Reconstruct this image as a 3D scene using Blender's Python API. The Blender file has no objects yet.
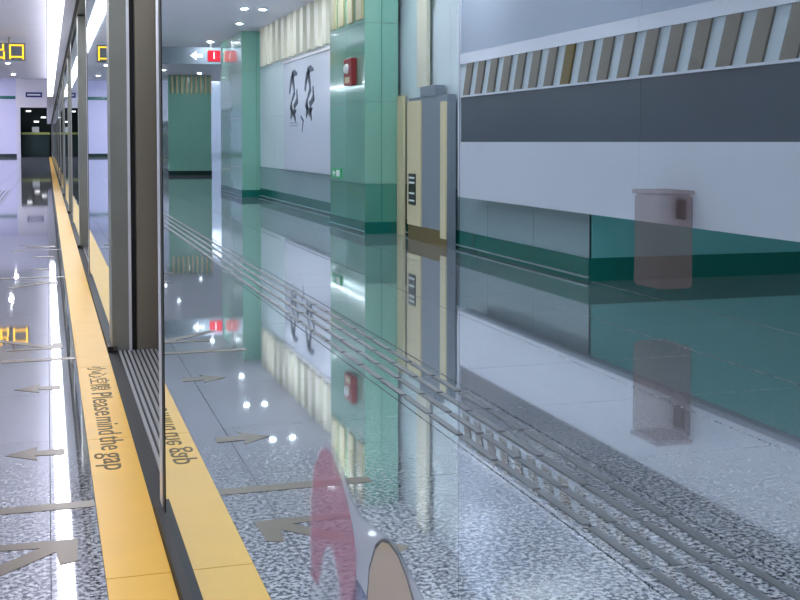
import bpy, bmesh, math, random
from mathutils import Vector, Matrix
random.seed(4)
S = bpy.context.scene
C = S.collection

# ------------------------------------------------------------------ camera, world, exposure
EYE = 1.2
cam_d = bpy.data.cameras.new('camera'); cam = bpy.data.objects.new('camera', cam_d); C.objects.link(cam)
cam_d.sensor_width = 36.0
cam_d.lens = 36.0 * 1155 / 800
cam_d.shift_y = -(300 - 192.4) / 800
cam_d.clip_start = 0.02; cam_d.clip_end = 400
cam.location = (0, 0, EYE)
cam.rotation_euler = (math.radians(90 - 2.5), 0, -math.radians(16.98))
S.camera = cam

w = bpy.data.worlds.new('world'); S.world = w; w.use_nodes = True
w.node_tree.nodes['Background'].inputs[0].default_value = (.78, .86, 1, 1)
w.node_tree.nodes['Background'].inputs[1].default_value = 0.05
vs = S.view_settings
vs.view_transform = 'Standard'; vs.look = 'None'; vs.gamma = 1.0; vs.use_curve_mapping = False
vs.exposure = 0.0

# ------------------------------------------------------------------ dimensions of the place (metres)
GLASS = 0.343            # plane of the platform screen glass (x)
WALL = -3.764            # platform wall
COLF = -3.264            # column faces
CEIL = 3.6
BAY = 6.76               # spacing of the screen doors
HALL = 46.0
END = 97.0               # end wall of the platform

# ------------------------------------------------------------------ materials
def lin(c):
    return tuple(((v/255)/12.92 if v/255 <= .04045 else ((v/255+.055)/1.055)**2.4) for v in c) + (1,)
def mat(name, col, rough=.5, metal=0., spec=.5, noise=0., scale=8., coat=0.):
    m = bpy.data.materials.new(name); m.use_nodes = True
    nt = m.node_tree; b = nt.nodes['Principled BSDF']
    b.inputs['Base Color'].default_value = lin(col)
    b.inputs['Roughness'].default_value = rough
    b.inputs['Metallic'].default_value = metal
    b.inputs['Specular IOR Level'].default_value = spec
    b.inputs['Coat Weight'].default_value = coat
    b.inputs['Coat Roughness'].default_value = .03
    if noise:
        tc = nt.nodes.new('ShaderNodeNewGeometry'); n = nt.nodes.new('ShaderNodeTexNoise')
        n.inputs['Scale'].default_value = scale; n.inputs['Detail'].default_value = 4
        nt.links.new(tc.outputs['Position'], n.inputs['Vector'])
        mx = nt.nodes.new('ShaderNodeMix'); mx.data_type = 'RGBA'
        c = lin(col)
        mx.inputs[6].default_value = tuple(v*(1-noise) for v in c[:3]) + (1,)
        mx.inputs[7].default_value = tuple(min(1, v*(1+noise)) for v in c[:3]) + (1,)
        nt.links.new(n.outputs['Fac'], mx.inputs[0])
        nt.links.new(mx.outputs[2], b.inputs['Base Color'])
    return m
def emit(name, col, strength):
    m = bpy.data.materials.new(name); m.use_nodes = True
    nt = m.node_tree; nt.nodes.clear()
    e = nt.nodes.new('ShaderNodeEmission'); o = nt.nodes.new('ShaderNodeOutputMaterial')
    e.inputs[0].default_value = lin(col); e.inputs[1].default_value = strength
    nt.links.new(e.outputs[0], o.inputs[0]); return m
def granite():
    m = bpy.data.materials.new('polished_granite'); m.use_nodes = True
    nt = m.node_tree; nt.nodes.clear(); N = nt.nodes.new; L = nt.links.new
    g = N('ShaderNodeNewGeometry')
    v = N('ShaderNodeTexVoronoi'); v.inputs['Scale'].default_value = 110
    n = N('ShaderNodeTexNoise'); n.inputs['Scale'].default_value = 62; n.inputs['Detail'].default_value = 5; n.inputs['Roughness'].default_value = .7
    n2 = N('ShaderNodeTexNoise'); n2.inputs['Scale'].default_value = 1.3
    for t in (v, n, n2): L(g.outputs['Position'], t.inputs['Vector'])
    r = N('ShaderNodeValToRGB'); e = r.color_ramp.elements
    e[0].position = .42; e[0].color = lin((66, 68, 74)); e[1].position = .58; e[1].color = lin((246, 246, 250))
    k = e.new(.47); k.color = lin((158, 160, 168)); k = e.new(.52); k.color = lin((208, 209, 218))
    L(n.outputs['Fac'], r.inputs[0])
    mx = N('ShaderNodeMix'); mx.data_type = 'RGBA'; mx.blend_type = 'MULTIPLY'; mx.inputs[0].default_value = .3
    L(r.outputs[0], mx.inputs[6]); L(v.outputs['Color'], mx.inputs[7])
    bw = N('ShaderNodeRGBToBW'); L(v.outputs['Color'], bw.inputs[0]); L(bw.outputs[0], mx.inputs[7])
    d = N('ShaderNodeBsdfDiffuse'); L(mx.outputs[2], d.inputs[0])
    gl = N('ShaderNodeBsdfGlossy'); gl.inputs['Roughness'].default_value = .03; gl.inputs['Color'].default_value = (.93, .95, .97, 1)
    lw = N('ShaderNodeLayerWeight'); lw.inputs['Blend'].default_value = .5
    mr = N('ShaderNodeMapRange')          # polish: dull when looked down on, mirror-like at a grazing angle
    mr.interpolation_type = 'SMOOTHSTEP'
    L(lw.outputs['Facing'], mr.inputs[0])
    mr.inputs[1].default_value = .56; mr.inputs[2].default_value = .82
    mr.inputs[3].default_value = .18; mr.inputs[4].default_value = .86
    ms = N('ShaderNodeMixShader'); L(mr.outputs[0], ms.inputs[0]); L(d.outputs[0], ms.inputs[1]); L(gl.outputs[0], ms.inputs[2])
    bp = N('ShaderNodeBump'); bp.inputs['Strength'].default_value = .003; bp.inputs['Distance'].default_value = .002
    L(n.outputs['Fac'], bp.inputs['Height']); L(bp.outputs[0], gl.inputs['Normal'])
    o = N('ShaderNodeOutputMaterial'); L(ms.outputs[0], o.inputs[0]); return m
def mirror_glass():
    m = bpy.data.materials.new('reflective_glass'); m.use_nodes = True
    nt = m.node_tree; nt.nodes.clear(); N = nt.nodes.new; L = nt.links.new
    gl = N('ShaderNodeBsdfGlossy'); gl.inputs['Roughness'].default_value = 0.0; gl.inputs['Color'].default_value = (.86, .95, .97, 1)
    tr = N('ShaderNodeBsdfTransparent'); tr.inputs[0].default_value = (.72, .86, .84, 1)
    lw = N('ShaderNodeLayerWeight'); lw.inputs['Blend'].default_value = .5
    mr = N('ShaderNodeMapRange'); mr.inputs[3].default_value = .62; mr.inputs[4].default_value = .97
    L(lw.outputs['Facing'], mr.inputs[0])
    ms = N('ShaderNodeMixShader'); L(mr.outputs[0], ms.inputs[0]); L(tr.outputs[0], ms.inputs[1]); L(gl.outputs[0], ms.inputs[2])
    o = N('ShaderNodeOutputMaterial'); L(ms.outputs[0], o.inputs[0]); return m
def film(name, col, alpha):
    m = bpy.data.materials.new(name); m.use_nodes = True
    b = m.node_tree.nodes['Principled BSDF']; b.inputs['Base Color'].default_value = lin(col)
    b.inputs['Alpha'].default_value = alpha; b.inputs['Roughness'].default_value = .5
    return m

M = dict(
    granite=granite(), glass=mirror_glass(),
    joint=mat('floor_joint', (96, 96, 102), .7),
    yellow=mat('yellow_tile', (246, 190, 56), .38, noise=.07, scale=5),
    ink=mat('black_print', (112, 90, 44), .6),
    steel=mat('brushed_steel', (150, 150, 148), .32, .85, noise=.08, scale=20),
    darksteel=mat('dark_steel', (136, 137, 130), .38, .3, noise=.1, scale=6),
    brownsteel=mat('bronze_steel', (134, 126, 112), .34, .35),
    bright=mat('bright_aluminium', (225, 225, 232), .35, .3),
    rib=mat('rib_aluminium', (186, 186, 190), .35, .4),
    rubber=mat('black_rubber', (28, 28, 30), .6),
    brass=mat('inlaid_brass_steel', (86, 72, 52), .3, .65),
    tactile=mat('tactile_steel', (128, 128, 132), .35, .4),
    green=mat('green_glass_tile', (136, 190, 170), .12, spec=.6, coat=.4, noise=.05, scale=1.2),
    teal=mat('teal_dado_tile', (82, 150, 132), .14, spec=.6, coat=.4, noise=.05, scale=1.2),
    pale=mat('pale_teal_tile', (146, 168, 174), .2, noise=.05, scale=1),
    plinth=mat('dark_green_plinth', (6, 104, 94), .2, coat=.3),
    blackplinth=mat('black_plinth', (20, 50, 46), .3),
    white=mat('white_enamel', (210, 215, 228), .25, noise=.03, scale=1.5),
    upper=mat('pale_upper_panel', (212, 226, 232), .3, noise=.05, scale=.9),
    steelblue=mat('steel_blue_panel', (158, 170, 188), .3, noise=.06, scale=.8), backing=mat('pale_backing', (190, 204, 214), .4),
    slate=mat('slate_grey_panel', (86, 92, 104), .22, noise=.05, scale=2),
    slat=mat('taupe_slat', (124, 117, 108), .5),
    olive=mat('olive_slat', (110, 92, 44), .5),
    fin=mat('ochre_fin', (202, 192, 150), .5),
    grey=mat('grey_paint', (128, 138, 150), .5),
    cream=mat('cream_paint', (222, 208, 168), .45),
    palecream=mat('pale_cream', (226, 220, 200), .45),
    ceil=mat('ceiling_panel', (224, 222, 234), .5, noise=.04, scale=1),
    lav=mat('lavender_white', (222, 220, 246), .4),
    lintel=mat('warm_white', (240, 234, 238), .4),
    darkgreen=mat('dark_green_interior', (16, 46, 42), .6),
    chart=mat('yellow_green_counter', (170, 180, 90), .5),
    red=mat('fire_red', (150, 38, 40), .5),
    signgreen=mat('sign_green', (40, 170, 110), .5),
    signwhite=mat('sign_white', (235, 240, 238), .5),
    blue=mat('navy_sign', (50, 50, 120), .5),
    black=mat('black_panel', (24, 25, 30), .35),
    ink_soft=mat('brush_ink', (84, 92, 104), .7),
    concrete=mat('tunnel_concrete', (70, 70, 72), .9, noise=.2, scale=2),
    lamp=emit('lamp_white', (244, 246, 255), 12.0),
    down=emit('downlight_white', (246, 247, 255), 620.0),
    uplight=emit('added_uplight', (240, 242, 255), 6.0),
    hall=emit('hall_fill', (240, 238, 255), 50.0),
    orange=emit('orange_letters', (255, 186, 40), 2.6),
    redlit=emit('red_lit', (235, 50, 70), 1.5),
    whitelit=emit('white_lit', (250, 250, 255), 2.2),
    bin=film('ghost_bin_film', (150, 118, 116), .34),
    recess=mat('teal_recess_panel', (104, 176, 176), .25),
    st_patch=film('sticker_patch', (230, 236, 248), .42),
    st_white=film('sticker_white', (226, 232, 246), .2), st_pink=film('sticker_pink', (236, 60, 126), .3),
    st_blue=film('sticker_blue', (50, 84, 160), .35), st_beige=film('sticker_beige', (255, 212, 156), .36),
    st_line=film('sticker_line', (24, 24, 44), .6),
)

# ------------------------------------------------------------------ mesh helpers
def bx(bm, x0, x1, y0, y1, z0, z1):
    v = [bm.verts.new((x, y, z)) for z in (z0, z1) for y in (y0, y1) for x in (x0, x1)]
    for f in ((0,2,3,1), (4,5,7,6), (0,1,5,4), (2,6,7,3), (0,4,6,2), (1,3,7,5)):
        bm.faces.new([v[i] for i in f])
def prism(bm, pts, fn, a, b):
    """closed outline pts (u,v) extruded from a to b; fn(u,v,w) -> xyz"""
    lo = [bm.verts.new(fn(u, v, a)) for u, v in pts]; hi = [bm.verts.new(fn(u, v, b)) for u, v in pts]
    n = len(pts)
    bm.faces.new(lo[::-1]); bm.faces.new(hi)
    for i in range(n): bm.faces.new((lo[i], lo[(i+1) % n], hi[(i+1) % n], hi[i]))
def link(name, me, parent=None):
    o = bpy.data.objects.new(name, me); C.objects.link(o)
    if parent is not None: o.parent = parent
    return o
def obj(name, bm, m, parent=None, bevel=0):
    bmesh.ops.recalc_face_normals(bm, faces=bm.faces[:])
    if bevel: bmesh.ops.bevel(bm, geom=bm.edges[:], offset=bevel, segments=1, affect='EDGES')
    me = bpy.data.meshes.new(name); bm.to_mesh(me); bm.free(); me.materials.append(M[m])
    return link(name, me, parent)
def box(name, x0, x1, y0, y1, z0, z1, m, parent=None, bevel=0):
    bm = bmesh.new(); bx(bm, x0, x1, y0, y1, z0, z1); return obj(name, bm, m, parent, bevel)
def tag(o, label, cat, group=None):
    o['label'] = label; o['category'] = cat
    if group: o['group'] = group
    return o
def thing(name, label, cat, loc=(0, 0, 0), group=None):
    o = bpy.data.objects.new(name, None); C.objects.link(o); o.location = loc; o.empty_display_size = .2
    return tag(o, label, cat, group)
def struct(o, label=None):
    o['kind'] = 'structure'
    if label: o['label'] = label
    return o
def dup(o, parent=None):
    c = o.copy(); C.objects.link(c); c.parent = parent
    for ch in list(o.children): dup(ch, c)
    return c
def share(name, src, loc, parent):
    o = link(name, src.data, parent); o.location = loc; return o

# ------------------------------------------------------------------ floor: slab, granite tiles, tactile tiles
floor = struct(box('floor', -9.0, .318, -5, END + 1, -.25, -.006, 'joint'), 'polished speckled grey granite platform floor')
cols = [(-9.0, -3.78, 1), (-3.77, -2.86, 0), (-2.855, -2.05, 0), (-2.045, -1.255, 0), (-.855, -.002, 0), (-.003, .138, 0)]
ROW, GAP, NEAR = .9, .004, 30.0
protos = {}
for (a, b, wide) in cols:
    if wide or b - a < .2:
        box('floor_strip', a, b, -5, END, -.006, 0, 'granite', floor); continue
    y = -2.4
    while y < NEAR:
        key = round(b - a, 3)
        if key not in protos:
            protos[key] = box('granite_tile', 0, b - a - GAP, 0, ROW - GAP, -.006, 0, 'granite', floor); protos[key].location = (a, y, 0)
        else: share('granite_tile', protos[key], (a, y, 0), floor)
        y += ROW
    box('floor_strip', a, b, y, END, -.006, 0, 'granite', floor)
box('floor_strip', -1.25, -.86, 30.1, END, -.006, 0, 'granite', floor)
box('floor_strip', -1.25, -.86, -5, .5, -.006, 0, 'granite', floor)
# tactile guiding tiles, four raised bars each
tt = box('tactile_tile', 0, .386, 0, .386, -.006, 0, 'granite', floor); tt.location = (-1.248, .5, 0)
tb = [box('guide_bar', .04 + i*.092, .07 + i*.092, .015, .371, -.001, .004, 'tactile', tt) for i in range(4)]
y = .5 + .39
while y < 30:
    t2 = share('tactile_tile', tt, (-1.248, y, 0), floor)
    for b_ in tb: share('guide_bar', b_, (0, 0, 0), t2)
    y += .39

# yellow edge strip
ys = thing('yellow_edge_strip', 'yellow tiled safety strip with printed warning beside the screen doors', 'safety strip', (0, 0, 0))
y = 3.22 - 1.55*4; first = None
while y < END:
    if first is None: first = box('yellow_tile', .14, .316, 0, 1.546, -.01, .002, 'yellow', ys); first.location = (0, y, 0)
    else: share('yellow_tile', first, (0, y, 0), ys)
    y += 1.55
def text_mesh(name, body, size, loc, rot, m, parent=None, depth=.0006, width=None):
    cu = bpy.data.curves.new(name, 'FONT'); cu.body = body; cu.size = size; cu.extrude = depth
    cu.align_x = 'CENTER'; cu.align_y = 'CENTER'
    t = bpy.data.objects.new('tmp', cu); C.objects.link(t)
    bpy.context.view_layer.update()
    me = bpy.data.meshes.new_from_object(t.evaluated_get(bpy.context.evaluated_depsgraph_get()))
    C.objects.unlink(t); bpy.data.objects.remove(t)
    me.name = name; me.materials.clear(); me.materials.append(M[m])
    if width:
        xs = [v.co.x for v in me.vertices]; k = width / (max(xs) - min(xs))
        for v in me.vertices: v.co.x *= k
    o = link(name, me, parent); o.location = loc; o.rotation_euler = rot; return o
for word, yc, wd in (('小心空隙', 6.02, .62), ('Please', 5.42, .47), ('mind', 4.99, .31), ('the', 4.69, .21), ('gap', 4.42, .24)):
    text_mesh('warning_word', word, .105 if ord(word[0]) > 999 else .135, (.228, yc, .0026), (0, 0, -math.pi/2), 'ink', ys, width=wd)

# inlaid metal marks in front of each door
def flat(name, pts, m, label, cat, group):
    bm = bmesh.new(); prism(bm, pts, lambda u, v, z: (u, v, z), -.004, .0015)
    return tag(obj(name, bm, m), label, cat, group)
for k in range(2):
    o = BAY * k; by = 'by the lettered yellow tiles' if k == 0 else 'by the plain yellow tiles'
    for yb in (3.92, 6.62):
        flat('floor_bar', [(-.40, yb-.035+o), (.135, yb-.035+o), (.135, yb+.035+o), (-.40, yb+.035+o)], 'brass',
             'flat metal bar set in granite ' + by, 'floor marker', 'metal queue bars in the platform floor')
    for ya in (4.62, 5.85):
        flat('alighting_arrow', [(-.17, ya+o), (-.05, ya+.1+o), (-.06, ya+.035+o), (.05, ya+.045+o), (.05, ya-.045+o), (-.06, ya-.035+o), (-.05, ya-.1+o)], 'brass',
             'short metal arrow pointing away from the doors ' + by, 'floor arrow', 'metal arrows leading off the train')
    for ya, s in ((3.57, 1), (6.97, -1)):
        P = [(.075, .01), (-.24, .02), (-.24, -.03), (-.035, -.045), (-.33, -.345), (-.285, -.39), (.01, -.09), (.02, -.2), (.07, -.18)]
        flat('boarding_arrow', [(u, ya + o + s*v) for u, v in P], 'brass',
             'diagonal metal boarding arrow set in granite ' + by, 'floor arrow', 'diagonal metal boarding arrows')

# ------------------------------------------------------------------ platform screen doors: one bay, copied along the platform
LBL = 'steel framed reflective glass screen door bay by the plain yellow tiles'
def make_bay():
    """post at local y=0; doorway 2.95 m before it, fixed glass 3.8 m after it"""
    t = thing('platform_screen_door', LBL, 'screen door', (0, 0, 0), 'platform screen door bays along the track edge'); t['kind'] = 'thing'
    G = GLASS
    for (a, b) in ((.30, .9455), (.9465, 3.66)):
        box('glass_pane', G, G + .012, a, b, .03, 2.62, 'glass', t)
    box('edge_stile', G - .004, G + .03, 3.72, 3.80, .0, 2.62, 'bright', t)
    box('edge_gasket', G - .002, G + .03, 3.66, 3.72, .0, 2.62, 'rubber', t)
    box('bottom_rail', .318, G + .03, .0, 3.80, -.01, .03, 'rubber', t)
    p = box('post', G, G + .108, .0, .30, 0, 2.62, 'darksteel', t, .004)
    box('post_edge', G + .094, G + .11, -.006, .0, 0, 2.6, 'bright', p)
    box('post_gap', G + .108, G + .14, .04, .30, 0, 2.62, 'rubber', t)
    box('pocket_jamb', G + .14, G + .262, .0, .30, 0, 2.62, 'brownsteel', t, .004)
    # recessed door leaves and their threshold
    for (a, b) in ((-2.95, -1.49), (-1.46, .0)):
        lf = box('door_leaf', G + .27, G + .30, a, b, .02, 2.6, 'darksteel', t)
        box('leaf_glass', G + .262, G + .27, a + .09, b - .09, .25, 2.45, 'glass', lf)
    sl = box('threshold', .318, G + .262, -2.95, 0, -.02, -.004, 'rubber', t)
    for i in range(9):
        a = G + .035 + i*.025
        box('threshold_rib', a, a + .014, -2.95, 0, -.004, .006, 'rib', sl)
    return t
bay0 = make_bay()
bays = [bay0]
for k in range(1, 15):
    b = dup(bay0); b.location = (0, k * BAY, 0); bays.append(b)

bay0['label'] = 'steel framed reflective glass screen door bay bearing the cartoon sticker'
bays[1]['label'] = 'steel framed screen door bay with ribbed threshold by the yellow warning lettering'

# header above the doors with a lit underside
hd = thing('door_header', 'long grey header above the screen doors with a lit white underside', 'header', (0, 0, 2.631))
box('header_box', .02, .745, -3, END - .2, .02, .58, 'ceil', hd)
box('added_uplight', .1, .3, -3, HALL - .5, .58, .6, 'uplight', hd)  # unseen glowing strip added to brighten the ceiling
box('light_panel', .05, .18, -3, 38, .0, .02, 'lamp', hd)
box('dark_panel', .03, .27, 38, END - .4, .0, .02, 'ceil', hd)
box('side_panel', .19, .30, -3, 38, .005, .02, 'ceil', hd)
box('edge_trim', .30, .33, -3, END - .4, -.01, .02, 'rubber', hd)
box('edge_trim', .33, .745, -3, END - .4, 0.0, .02, 'darksteel', hd)

# track side behind the glass
struct(box('wall_track', 4.6, 4.8, -6, END, -1.4, 3.4, 'concrete'), 'dark concrete tunnel wall')
struct(box('track_bed', .6, 4.6, -6, END, -1.5, -1.2, 'concrete'), 'dark concrete track bed')
struct(box('platform_edge_face', .55, .62, -6, END, -1.2, -.03, 'concrete'))
struct(box('tunnel_ceiling', .75, 4.8, -6, END, 3.2, 3.4, 'concrete'))
for x in (1.5, 2.94):
    bm = bmesh.new(); prism(bm, [(-.07, 0), (.07, 0), (.07, .02), (.012, .04), (.012, .12), (.035, .13), (.035, .16), (-.035, .16), (-.035, .13), (-.012, .12), (-.012, .04), (-.07, .02)], lambda u, v, y, x=x: (x+u, y, -1.2+v), -6, END - 1)
    tag(obj('track_rail', bm, 'steel'), 'steel running rail on the dark track bed behind the glass', 'rail', 'rails of the track')

# ------------------------------------------------------------------ ceiling
ceil = struct(box('ceiling', -9.0, .02, -5, HALL, CEIL, CEIL + .12, 'ceil'), 'pale grey panelled ceiling')
struct(box('ceiling_hall', -9.0, .75, HALL, END + .5, 6.2, 6.3, 'ceil'))
struct(box('wall_hall_track', .75, .85, HALL, END + .5, 3.2, 6.3, 'ceil'))
struct(box('wall_hall_step', -9, .75, HALL - .1, HALL, CEIL + .12, 6.3, 'ceil'))

# ------------------------------------------------------------------ platform wall with plinth, dado, panels
wall = struct(box('wall_left', WALL - .2, WALL - .02, 9.16, 25.0, 0, CEIL, 'upper'), 'platform wall with dark green plinth and pale panels')
box('plinth', WALL - .02, WALL + .012, 8.99, 25.0, 0, .2, 'plinth', wall)
box('plinth_lip', WALL + .012, WALL + .03, 8.98, 25.0, .03, .045, 'pale', wall)
y = 9.0
while y < 24.9:
    y2 = min(y + 1.2, 25.0)
    box('dado_panel', WALL - .02, WALL, y, y2 - .006, .2, .66, 'pale', wall)
    box('wall_panel', WALL - .02, WALL, y, y2 - .006, .666, 1.72, 'upper', wall)
    box('wall_panel', WALL - .02, WALL, y, y2 - .006, 1.726, 2.78, 'upper', wall)
    y += 1.2
rec = struct(box('wall_recess', -8.8, WALL - .001, 9.0, 9.15, 0, CEIL, 'recess'), 'recessed side wall with dark green plinth')
box('plinth', -8.8, WALL + .012, 8.985, 9.0, 0, .2, 'plinth', rec)
struct(box('wall_back', -9.1, -8.8, -5, END, 0, 6.3, 'pale'))
# ochre fins under the ceiling
ff = thing('fin_frieze', 'row of cream fins under the ceiling above the calligraphy wall', 'frieze', (WALL, 16.6, 2.8))
y = 0.05
while y < 8.1:
    box('ceiling_fin', .0, .1, y, y + .26, 0, CEIL - 2.8 - .002, 'palecream', ff); y += .58

def column(y0, y1, x0, x1, label, plinth_m='plinth', n=2, dado=True, fins=False):
    t = thing('column', label, 'column', ((x0+x1)/2, y0, 0)); t['kind'] = 'thing'
    cx, cy = (x0+x1)/2, y0
    def b(name, a0, a1, b0, b1, c0, c1, m, par=t): return box(name, a0-cx, a1-cx, b0-cy, b1-cy, c0, c1, m, par)
    b('core', x0+.02, x1-.02, y0+.02, y1-.02, 0, CEIL - .002, 'grey')
    b('plinth', x0-.008, x1+.008, y0-.008, y1+.008, 0, .155, plinth_m)
    b('plinth_lip', x1+.008, x1+.02, y0, y1, .03, .042, 'pale')
    levels = [(.155, .65, 'teal' if dado else 'green'), (.656, 1.72, 'green'), (1.726, 2.74, 'green'), (2.746, CEIL - .003, 'green')]
    if fins:
        for i in range(4): b('ochre_fin', x1, x1+.03, y0+.06+i*.48, y0+.34+i*.48, 2.8, CEIL-.004, 'fin')
    for (c0, c1, m) in levels:
        dy = (y1 - y0) / n
        for i in range(n):
            b('column_panel', x1-.02, x1, y0+i*dy+.003, y0+(i+1)*dy-.003, c0, c1, m)
        dx = (x1 - x0) / n
        for i in range(n):
            b('column_panel', x0+i*dx+.003, x0+(i+1)*dx-.003, y0, y0+.02, c0, c1, m)
            b('column_panel', x0+i*dx+.003, x0+(i+1)*dx-.003, y1-.02, y1, c0, c1, m)
    return t
column(14.5, 16.42, WALL + .045, COLF, 'green glass clad column with a teal dado and red alarm box', fins=True)
column(25.02, 28.2, WALL - .25, COLF - .1, 'green glass clad column at the end of the calligraphy wall', dado=False)
column(42.3, 44.6, -5.05, -3.5, 'wide free standing green clad column with black plinth', 'blackplinth', dado=False)
cg = thing('fin_grille', 'row of narrow ochre fins above the wide free standing column', 'grille', (-4.3, 42.2, 2.95))
for i in range(9): box('fin', -.74 + i*.17, -.67 + i*.17, -.02, .06, 0, .64, 'fin', cg)

# wall-mounted things on the first column and wall
ab = thing('fire_alarm_box', 'red fire alarm box fixed to the green column', 'alarm box', (COLF + .001, 15.1, 2.14))
box('case', 0, .08, -.2, .2, -.18, .18, 'red', ab, .01)
bm = bmesh.new(); bmesh.ops.create_cone(bm, cap_ends=True, segments=20, radius1=.07, radius2=.055, depth=.04, matrix=Matrix.Translation((.1, 0, .04)) @ Matrix.Rotation(math.pi/2, 4, 'Y'))
obj('call_button', bm, 'signwhite', ab)
box('label_plate', .08, .084, -.12, .12, -.15, -.07, 'cream', ab)
es = thing('exit_sign', 'small green and white running exit sign low on the column', 'sign', (COLF + .001, 15.98, .76))
box('plate', 0, .02, -.26, .26, -.07, .07, 'signgreen', es)
box('pictogram', .02, .023, -.2, -.02, -.045, .045, 'signwhite', es)
bm = bmesh.new(); prism(bm, [(.05, .015), (.13, .015), (.13, .045), (.2, 0), (.13, -.045), (.13, -.015), (.05, -.015)], lambda u, v, x: (x, u, v), .02, .023)
obj('arrow', bm, 'signwhite', es)

# calligraphy panel between the two columns
cp = thing('calligraphy_panel', 'tall white wall panel with two columns of black brush calligraphy', 'wall panel', (WALL + .031, 19.3, .68))
box('board', .0, .03, -2.75, 2.75, 0, 2.02, 'white', cp)
box('top_light_strip', .0, .05, -2.75, 2.75, 2.02, 2.06, 'lintel', cp)
def stroke(pts, w0, w1, name='brush_stroke'):
    bm = bmesh.new(); n = len(pts); Lp, Rp = [], []
    for i, (u, v) in enumerate(pts):
        a = Vector(pts[max(0, i-1)]); b = Vector(pts[min(n-1, i+1)]); d = (b - a).normalized(); nr = Vector((-d.y, d.x))
        ww = (w0 + (w1 - w0)*i/(n-1)) * (1 - .5*abs(2*i/(n-1) - 1)**3)
        Lp.append(Vector((u, v)) + nr*ww); Rp.append(Vector((u, v)) - nr*ww)
    prism(bm, [tuple(p) for p in Lp] + [tuple(p) for p in Rp[::-1]], lambda u, v, x: (x, u, v), .028, .034)
    return obj(name, bm, 'ink_soft', cp)
for yc, z0 in ((1.85, .98), (.5, .98)):
    stroke([(yc-.35, z0+.78), (yc-.1, z0+.82), (yc+.2, z0+.7), (yc+.35, z0+.45)], .05, .09)
    stroke([(yc+.1, z0+.85), (yc, z0+.65), (yc-.1, z0+.45), (yc+.15, z0+.3)], .1, .06)
    stroke([(yc-.3, z0+.5), (yc-.35, z0+.3), (yc-.1, z0+.2)], .07, .1)
    stroke([(yc+.2, z0+.3), (yc+.15, z0+.1), (yc+.25, z0-.02)], .1, .07)
    stroke([(yc-.25, z0+.12), (yc, z0+.06), (yc+.3, z0+.2)], .05, .08)
    stroke([(yc-.05, z0+.25), (yc-.1, z0+.02), (yc-.2, z0-.08)], .08, .05)
stroke([(1.2, .98), (1.0, .9), (1.1, .7)], .05, .03)
for z in (.86, .81): box('caption_line', .03, .032, 1.45, 2.2, z, z + .025, 'grey', cp)

# solid riser standing in for a faint double image, with its notice
sr = thing('ghost_riser', 'grey riser with stepped top and cream strips standing in for a double image', 'riser', (WALL + .02, 13.2, 0))
box('cabinet', .015, .12, -.9, .55, 0, 1.74, 'grey', sr)
box('cabinet', .015, .13, -.52, .05, 1.74, 1.86, 'grey', sr)
box('skirting', .12, .125, -.9, .55, 0, .18, 'olive', sr)
box('cream_strip', .12, .14, .02, .55, .18, 1.70, 'cream', sr)
box('cream_strip', .12, .14, -.9, -.72, .1, 1.66, 'cream', sr)
box('streak_strip', .015, .06, .02, .4, 1.86, CEIL - .004, 'palecream', sr)  # added so the floor reflection carries a long pale streak
box('cream_strip', .015, .05, 1.02, 1.28, .0, 1.8, 'cream', sr)
nt_ = thing('wall_notice', 'small black and white notice plate fixed to the cream strip', 'notice', (WALL + .16, 13.52, .62))
box('plate', 0, .012, -.13, .13, -.19, .19, 'black', nt_)
for z in (-.15, -.06, .07, .13): box('notice_line', .012, .014, -.11, .11, z, z + .022, 'signwhite', nt_)

# ------------------------------------------------------------------ long enclosure panelling beside the recess
BX = -3.544
en = thing('panel_enclosure', 'long suspended enclosure with white panels, slate band and slanted taupe slats', 'panelling', (BX, 0, 0))
Y0, Y1 = -4.0, 11.62
def seg(name, z0, z1, m, step=1.93, proud=0.):
    y = Y1
    while y > Y0 + .1:
        a = max(Y0, y - step); box(name, -.08, proud, a + .003, y, z0, z1, m, en); y -= step
box('core', -.16, -.08, Y0, Y1, .612, CEIL - .002, 'grey', en)
seg('white_panel', .612, 1.2, 'white', 3.9, .01)
seg('slate_panel', 1.2, 1.68, 'slate', 3.9, .0)
box('ledge', 0, .02, Y0, Y1, 1.672, 1.69, 'white', en)
seg('slat_backing', 1.69, 2.02, 'backing', 3.9, .0)
seg('light_band', 2.02, 2.13, 'white', 3.9, .02)
seg('upper_panel', 2.135, CEIL - .003, 'steelblue', 3.9, .0)
box('end_post', -.16, .012, Y1, Y1 + .07, .612, CEIL - .003, 'white', en)
y = 2.6; i = 0
while y < 11.3:
    bm = bmesh.new(); prism(bm, [(y, 2.02), (y + .17, 2.02), (y + .30, 1.69), (y + .13, 1.69)], lambda u, v, x: (x, u, v), 0, .018)
    obj('slanted_slat', bm, 'olive' if abs(y - 8.8) < .17 else 'slat', en); y += .345

# bin hung on the panels, see-through to imitate a ghosted double image
bn = thing('litter_bin', 'litter bin see-through as a ghosted double image, hung on the long white panels', 'bin', (BX + .011, 7.1, 0))
box('body', .012, .28, -.18, .18, .2, .84, 'bin', bn, .02)
box('rim', .008, .29, -.19, .19, .84, .87, 'bin', bn, .008)
box('bracket', 0, .012, -.06, .06, .66, .80, 'steel', bn)

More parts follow.
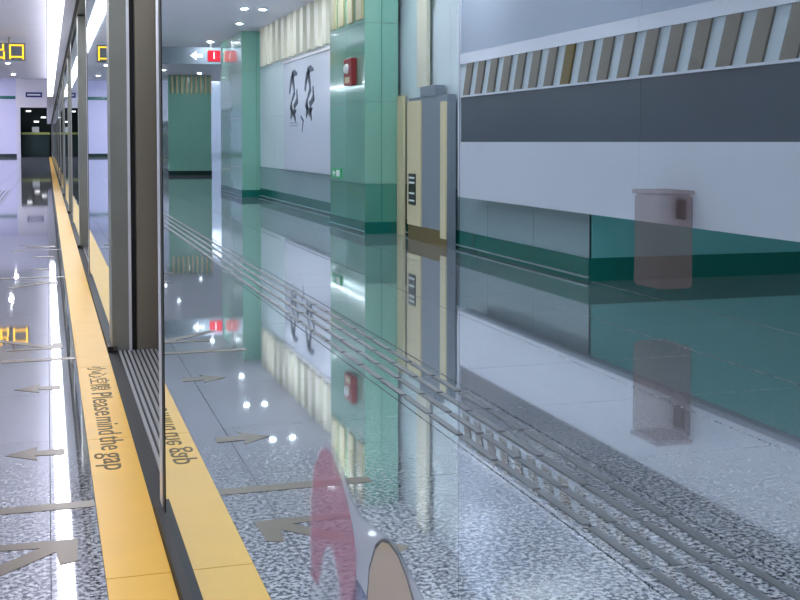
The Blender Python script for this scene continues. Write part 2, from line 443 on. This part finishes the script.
# ------------------------------------------------------------------ downlights
bm = bmesh.new(); bmesh.ops.create_cone(bm, cap_ends=True, segments=24, radius1=.10, radius2=.10, depth=.02)
dl_t = thing('downlight', 'round white downlight in the ceiling beside the platform wall', 'downlight', (-3.05, 20.7, CEIL), 'downlights beside the platform wall')
rg = obj('trim_ring', bm, 'signwhite', dl_t); rg.location = (0, 0, -.012)
bm = bmesh.new(); bmesh.ops.create_cone(bm, cap_ends=True, segments=20, radius1=.05, radius2=.05, depth=.008)
ln = obj('lens', bm, 'down', dl_t); ln.location = (0, 0, -.026)
rows = [(None, None, [(-3.05, y) for y in (-1.5, 2.0, 5.5, 8.3, 11.1, 13.4, 15.5, 18.2, 23.3, 27.7, 31, 35, 39)] + [(-2.72, y) for y in (10.95, 18.15, 20.7)]),
        ('added round white downlight brightening the platform near the door header', 'added downlights near the door header', [(-1.1, y) for y in (-2, 1.5, 5, 8.5, 12, 16, 20, 25, 31, 37, 43)]),  # row added as fill for the platform floor
        ('added round white downlight brightening the recess', 'added downlights over the recess', [(-4.6, 1.5), (-4.6, 4.5), (-4.6, 7.2), (-6.0, 7.2), (-6.0, 3)]),  # added to lift the dark recess
        ('round white downlight before the wide free standing column', 'downlights before the wide column', [(-4.4, 40.5), (-5.6, 36), (-5.6, 31)])]
for lb, gp, spots in rows:
    for (x, y) in spots:
        d = dup(dl_t); d.location = (x, y, CEIL)
        if lb: d['label'] = lb; d['group'] = gp

# ------------------------------------------------------------------ hanging direction sign
hs = thing('hanging_sign', 'long pale hanging direction sign with orange letters and red number tag', 'sign', (-1.9, 27.9, 3.26))
box('panel', -1.44, 1.45, 0, .12, -.2, .2, 'grey', hs)
for x in (-1.2, 1.1): box('hanger', x-.02, x+.02, .04, .08, .2, CEIL - 3.26 - .002, 'steel', hs)
text_mesh('orange_letters', '出口', .42, (1.05, -.004, -.02), (math.pi/2, 0, 0), 'orange', hs, .003)
box('red_tag', -1.42, -1.12, -.006, 0, -.13, .13, 'redlit', hs)
text_mesh('tag_number', '1', .24, (-1.27, -.01, 0), (math.pi/2, 0, 0), 'whitelit', hs, .003)
bm = bmesh.new(); prism(bm, [(-1.0, .04), (-.85, .04), (-.85, .11), (-.7, 0), (-.85, -.11), (-.85, -.04), (-1.0, -.04)], lambda u, v, y: (u, y, v), -.008, 0)
obj('arrow', bm, 'whitelit', hs)

# ------------------------------------------------------------------ far end of the platform
we = struct(box('wall_end', -9, -2.3, END, END + .3, 0, 6.2, 'lav'), 'lavender white end wall')
box('skirting', -9, -2.3, END - .05, END, 0, .25, 'blackplinth', we)
box('green_band', -9, -2.35, END - .04, END, 4.6, 4.85, 'plinth', we)
struct(box('trim_1', -2.3, -2.0, END - .3, END + .1, 0, 3.95, 'ceil'))
wl = struct(box('wall_lintel', -2.3, .6, END - .3, END + .3, 3.95, 6.2, 'lintel'), 'white wall above the dark opening')
sg = thing('screen_sign', 'narrow navy display sign above the dark opening', 'sign', (-.95, END - .32, 4.95))
box('case', -.62, .62, -.05, 0, -.2, .2, 'blue', sg)
box('text_line', -.5, .5, -.055, -.05, -.06, .06, 'signwhite', sg)
kb = struct(box('wall_opening', -2.1, .75, END + 3, END + 3.2, 0, 4.2, 'darkgreen'))
struct(box('wall_opening_side', -2.3, -2.1, END + .3, END + 3.2, 0, 4.2, 'darkgreen'))
struct(box('ceiling_opening', -2.3, .75, END + .3, END + 3.2, 3.95, 4.2, 'darkgreen'))
struct(box('floor_opening', -2.3, .75, END, END + 3.2, -.2, -.001, 'black'))
ct = thing('counter', 'dark counter with a yellow green top inside the dark opening', 'counter', (-.8, END + .9, 0))
box('front', -1.1, 1.0, 0, .6, 0, 1.8, 'darkgreen', ct)
box('top', -1.15, 1.05, -.08, .65, 1.8, 1.98, 'chart', ct)
tag(box('white_carton', -1.15, -.6, END + 1.0, END + 1.4, 1.98, 2.42, 'signwhite', bevel=.02), 'white box standing on the far counter', 'box')
for i, (x, z) in enumerate(((-.25, 3.2), (-.8, 2.85), (-1.4, 3.7))):
    hl = thing('pendant_lamp', 'small lit lamp hanging in the dark opening', 'lamp', (x, END + 1.6, z), 'lamps inside the dark opening')
    box('glow', -.2, .2, -.05, .05, -.06, .06, 'whitelit', hl, .02)
    box('cord', -.01, .01, -.01, .01, .06, 3.95 - z, 'black', hl)
for k, y in enumerate((52, 60, 68, 76, 84, 92)):  # lights added out of view to brighten the end wall
    hp = thing('hall_fill_light', 'added rectangular white ceiling light brightening the tall far hall', 'ceiling light', (-6.2, y, 6.2), 'added ceiling lights of the far hall')
    box('frame', -1.7, 1.7, -.45, .45, -.05, 0, 'ceil', hp)
    box('diffuser', -1.6, 1.6, -.38, .38, -.07, -.05, 'hall', hp)

# ------------------------------------------------------------------ sticker on the glass
stk = thing('cartoon_sticker', 'translucent cartoon sticker with a pink ear on the glass', 'sticker', (GLASS, 0, 0))
def decal(name, pts, m, d0, d1, par=stk):
    bm = bmesh.new(); bm.faces.new([bm.verts.new((-d1, u, v)) for u, v in pts])   # a printed film: flat in the place too
    bmesh.ops.triangulate(bm, faces=bm.faces[:])
    return obj(name, bm, m, par)
decal('white_backing', [(1.55, .50), (1.547, .564), (1.552, .647), (1.545, .705), (1.532, .751), (1.495, .788), (1.454, .81), (1.41, .812), (1.363, .8), (1.32, .773), (1.283, .766), (1.231, .77), (1.179, .776), (1.13, .776), (1.082, .766), (1.044, .758), (.996, .738), (.974, .692), (.97, .55), (1.05, .46), (1.3, .42), (1.48, .44)], 'st_white', .0004, .0008)
decal('pink_ear', [(1.54, .60), (1.541, .66), (1.539, .707), (1.519, .758), (1.483, .788), (1.454, .803), (1.415, .801), (1.374, .784), (1.334, .762), (1.311, .739), (1.292, .716), (1.299, .66), (1.305, .62), (1.33, .60), (1.365, .615), (1.385, .655), (1.41, .68), (1.44, .68), (1.47, .655), (1.50, .60)], 'st_pink', .0010, .0014)
decal('white_shoulder', [(1.363, .8), (1.32, .773), (1.283, .766), (1.231, .77), (1.179, .776), (1.13, .776), (1.082, .766), (1.044, .758), (.996, .738), (.974, .692), (.97, .55), (1.05, .58), (1.05, .715), (1.072, .749), (1.096, .766), (1.126, .777), (1.16, .779), (1.188, .772), (1.214, .755), (1.24, .72), (1.25, .681), (1.27, .685), (1.297, .687), (1.29, .716), (1.31, .74), (1.333, .763), (1.368, .786)], 'st_patch', .0005, .0009)
decal('blue_patch', [(1.297, .686), (1.27, .685), (1.243, .682), (1.231, .64), (1.307, .57), (1.32, .65)], 'st_blue', .0010, .0014)
fb = [(1.244, .681), (1.235, .718), (1.21, .751), (1.186, .767), (1.16, .774), (1.127, .772), (1.099, .761), (1.076, .745), (1.056, .713), (1.06, .60), (1.15, .55), (1.231, .62)]
decal('beige_face', fb, 'st_beige', .0014, .0018)
bm = bmesh.new()
ol = [(1.248, .681), (1.239, .72), (1.213, .754), (1.187, .7705), (1.16, .7775), (1.126, .7755), (1.0965, .764), (1.072, .7475), (1.0515, .714), (1.055, .60), (1.15, .545), (1.235, .6175)]
vi = [bm.verts.new((-.0016, u, v)) for u, v in fb]; vo = [bm.verts.new((-.0016, u, v)) for u, v in ol]
for i in range(len(fb)): bm.faces.new((vi[i], vi[(i+1) % len(fb)], vo[(i+1) % len(fb)], vo[i]))
obj('face_outline', bm, 'st_line', stk)
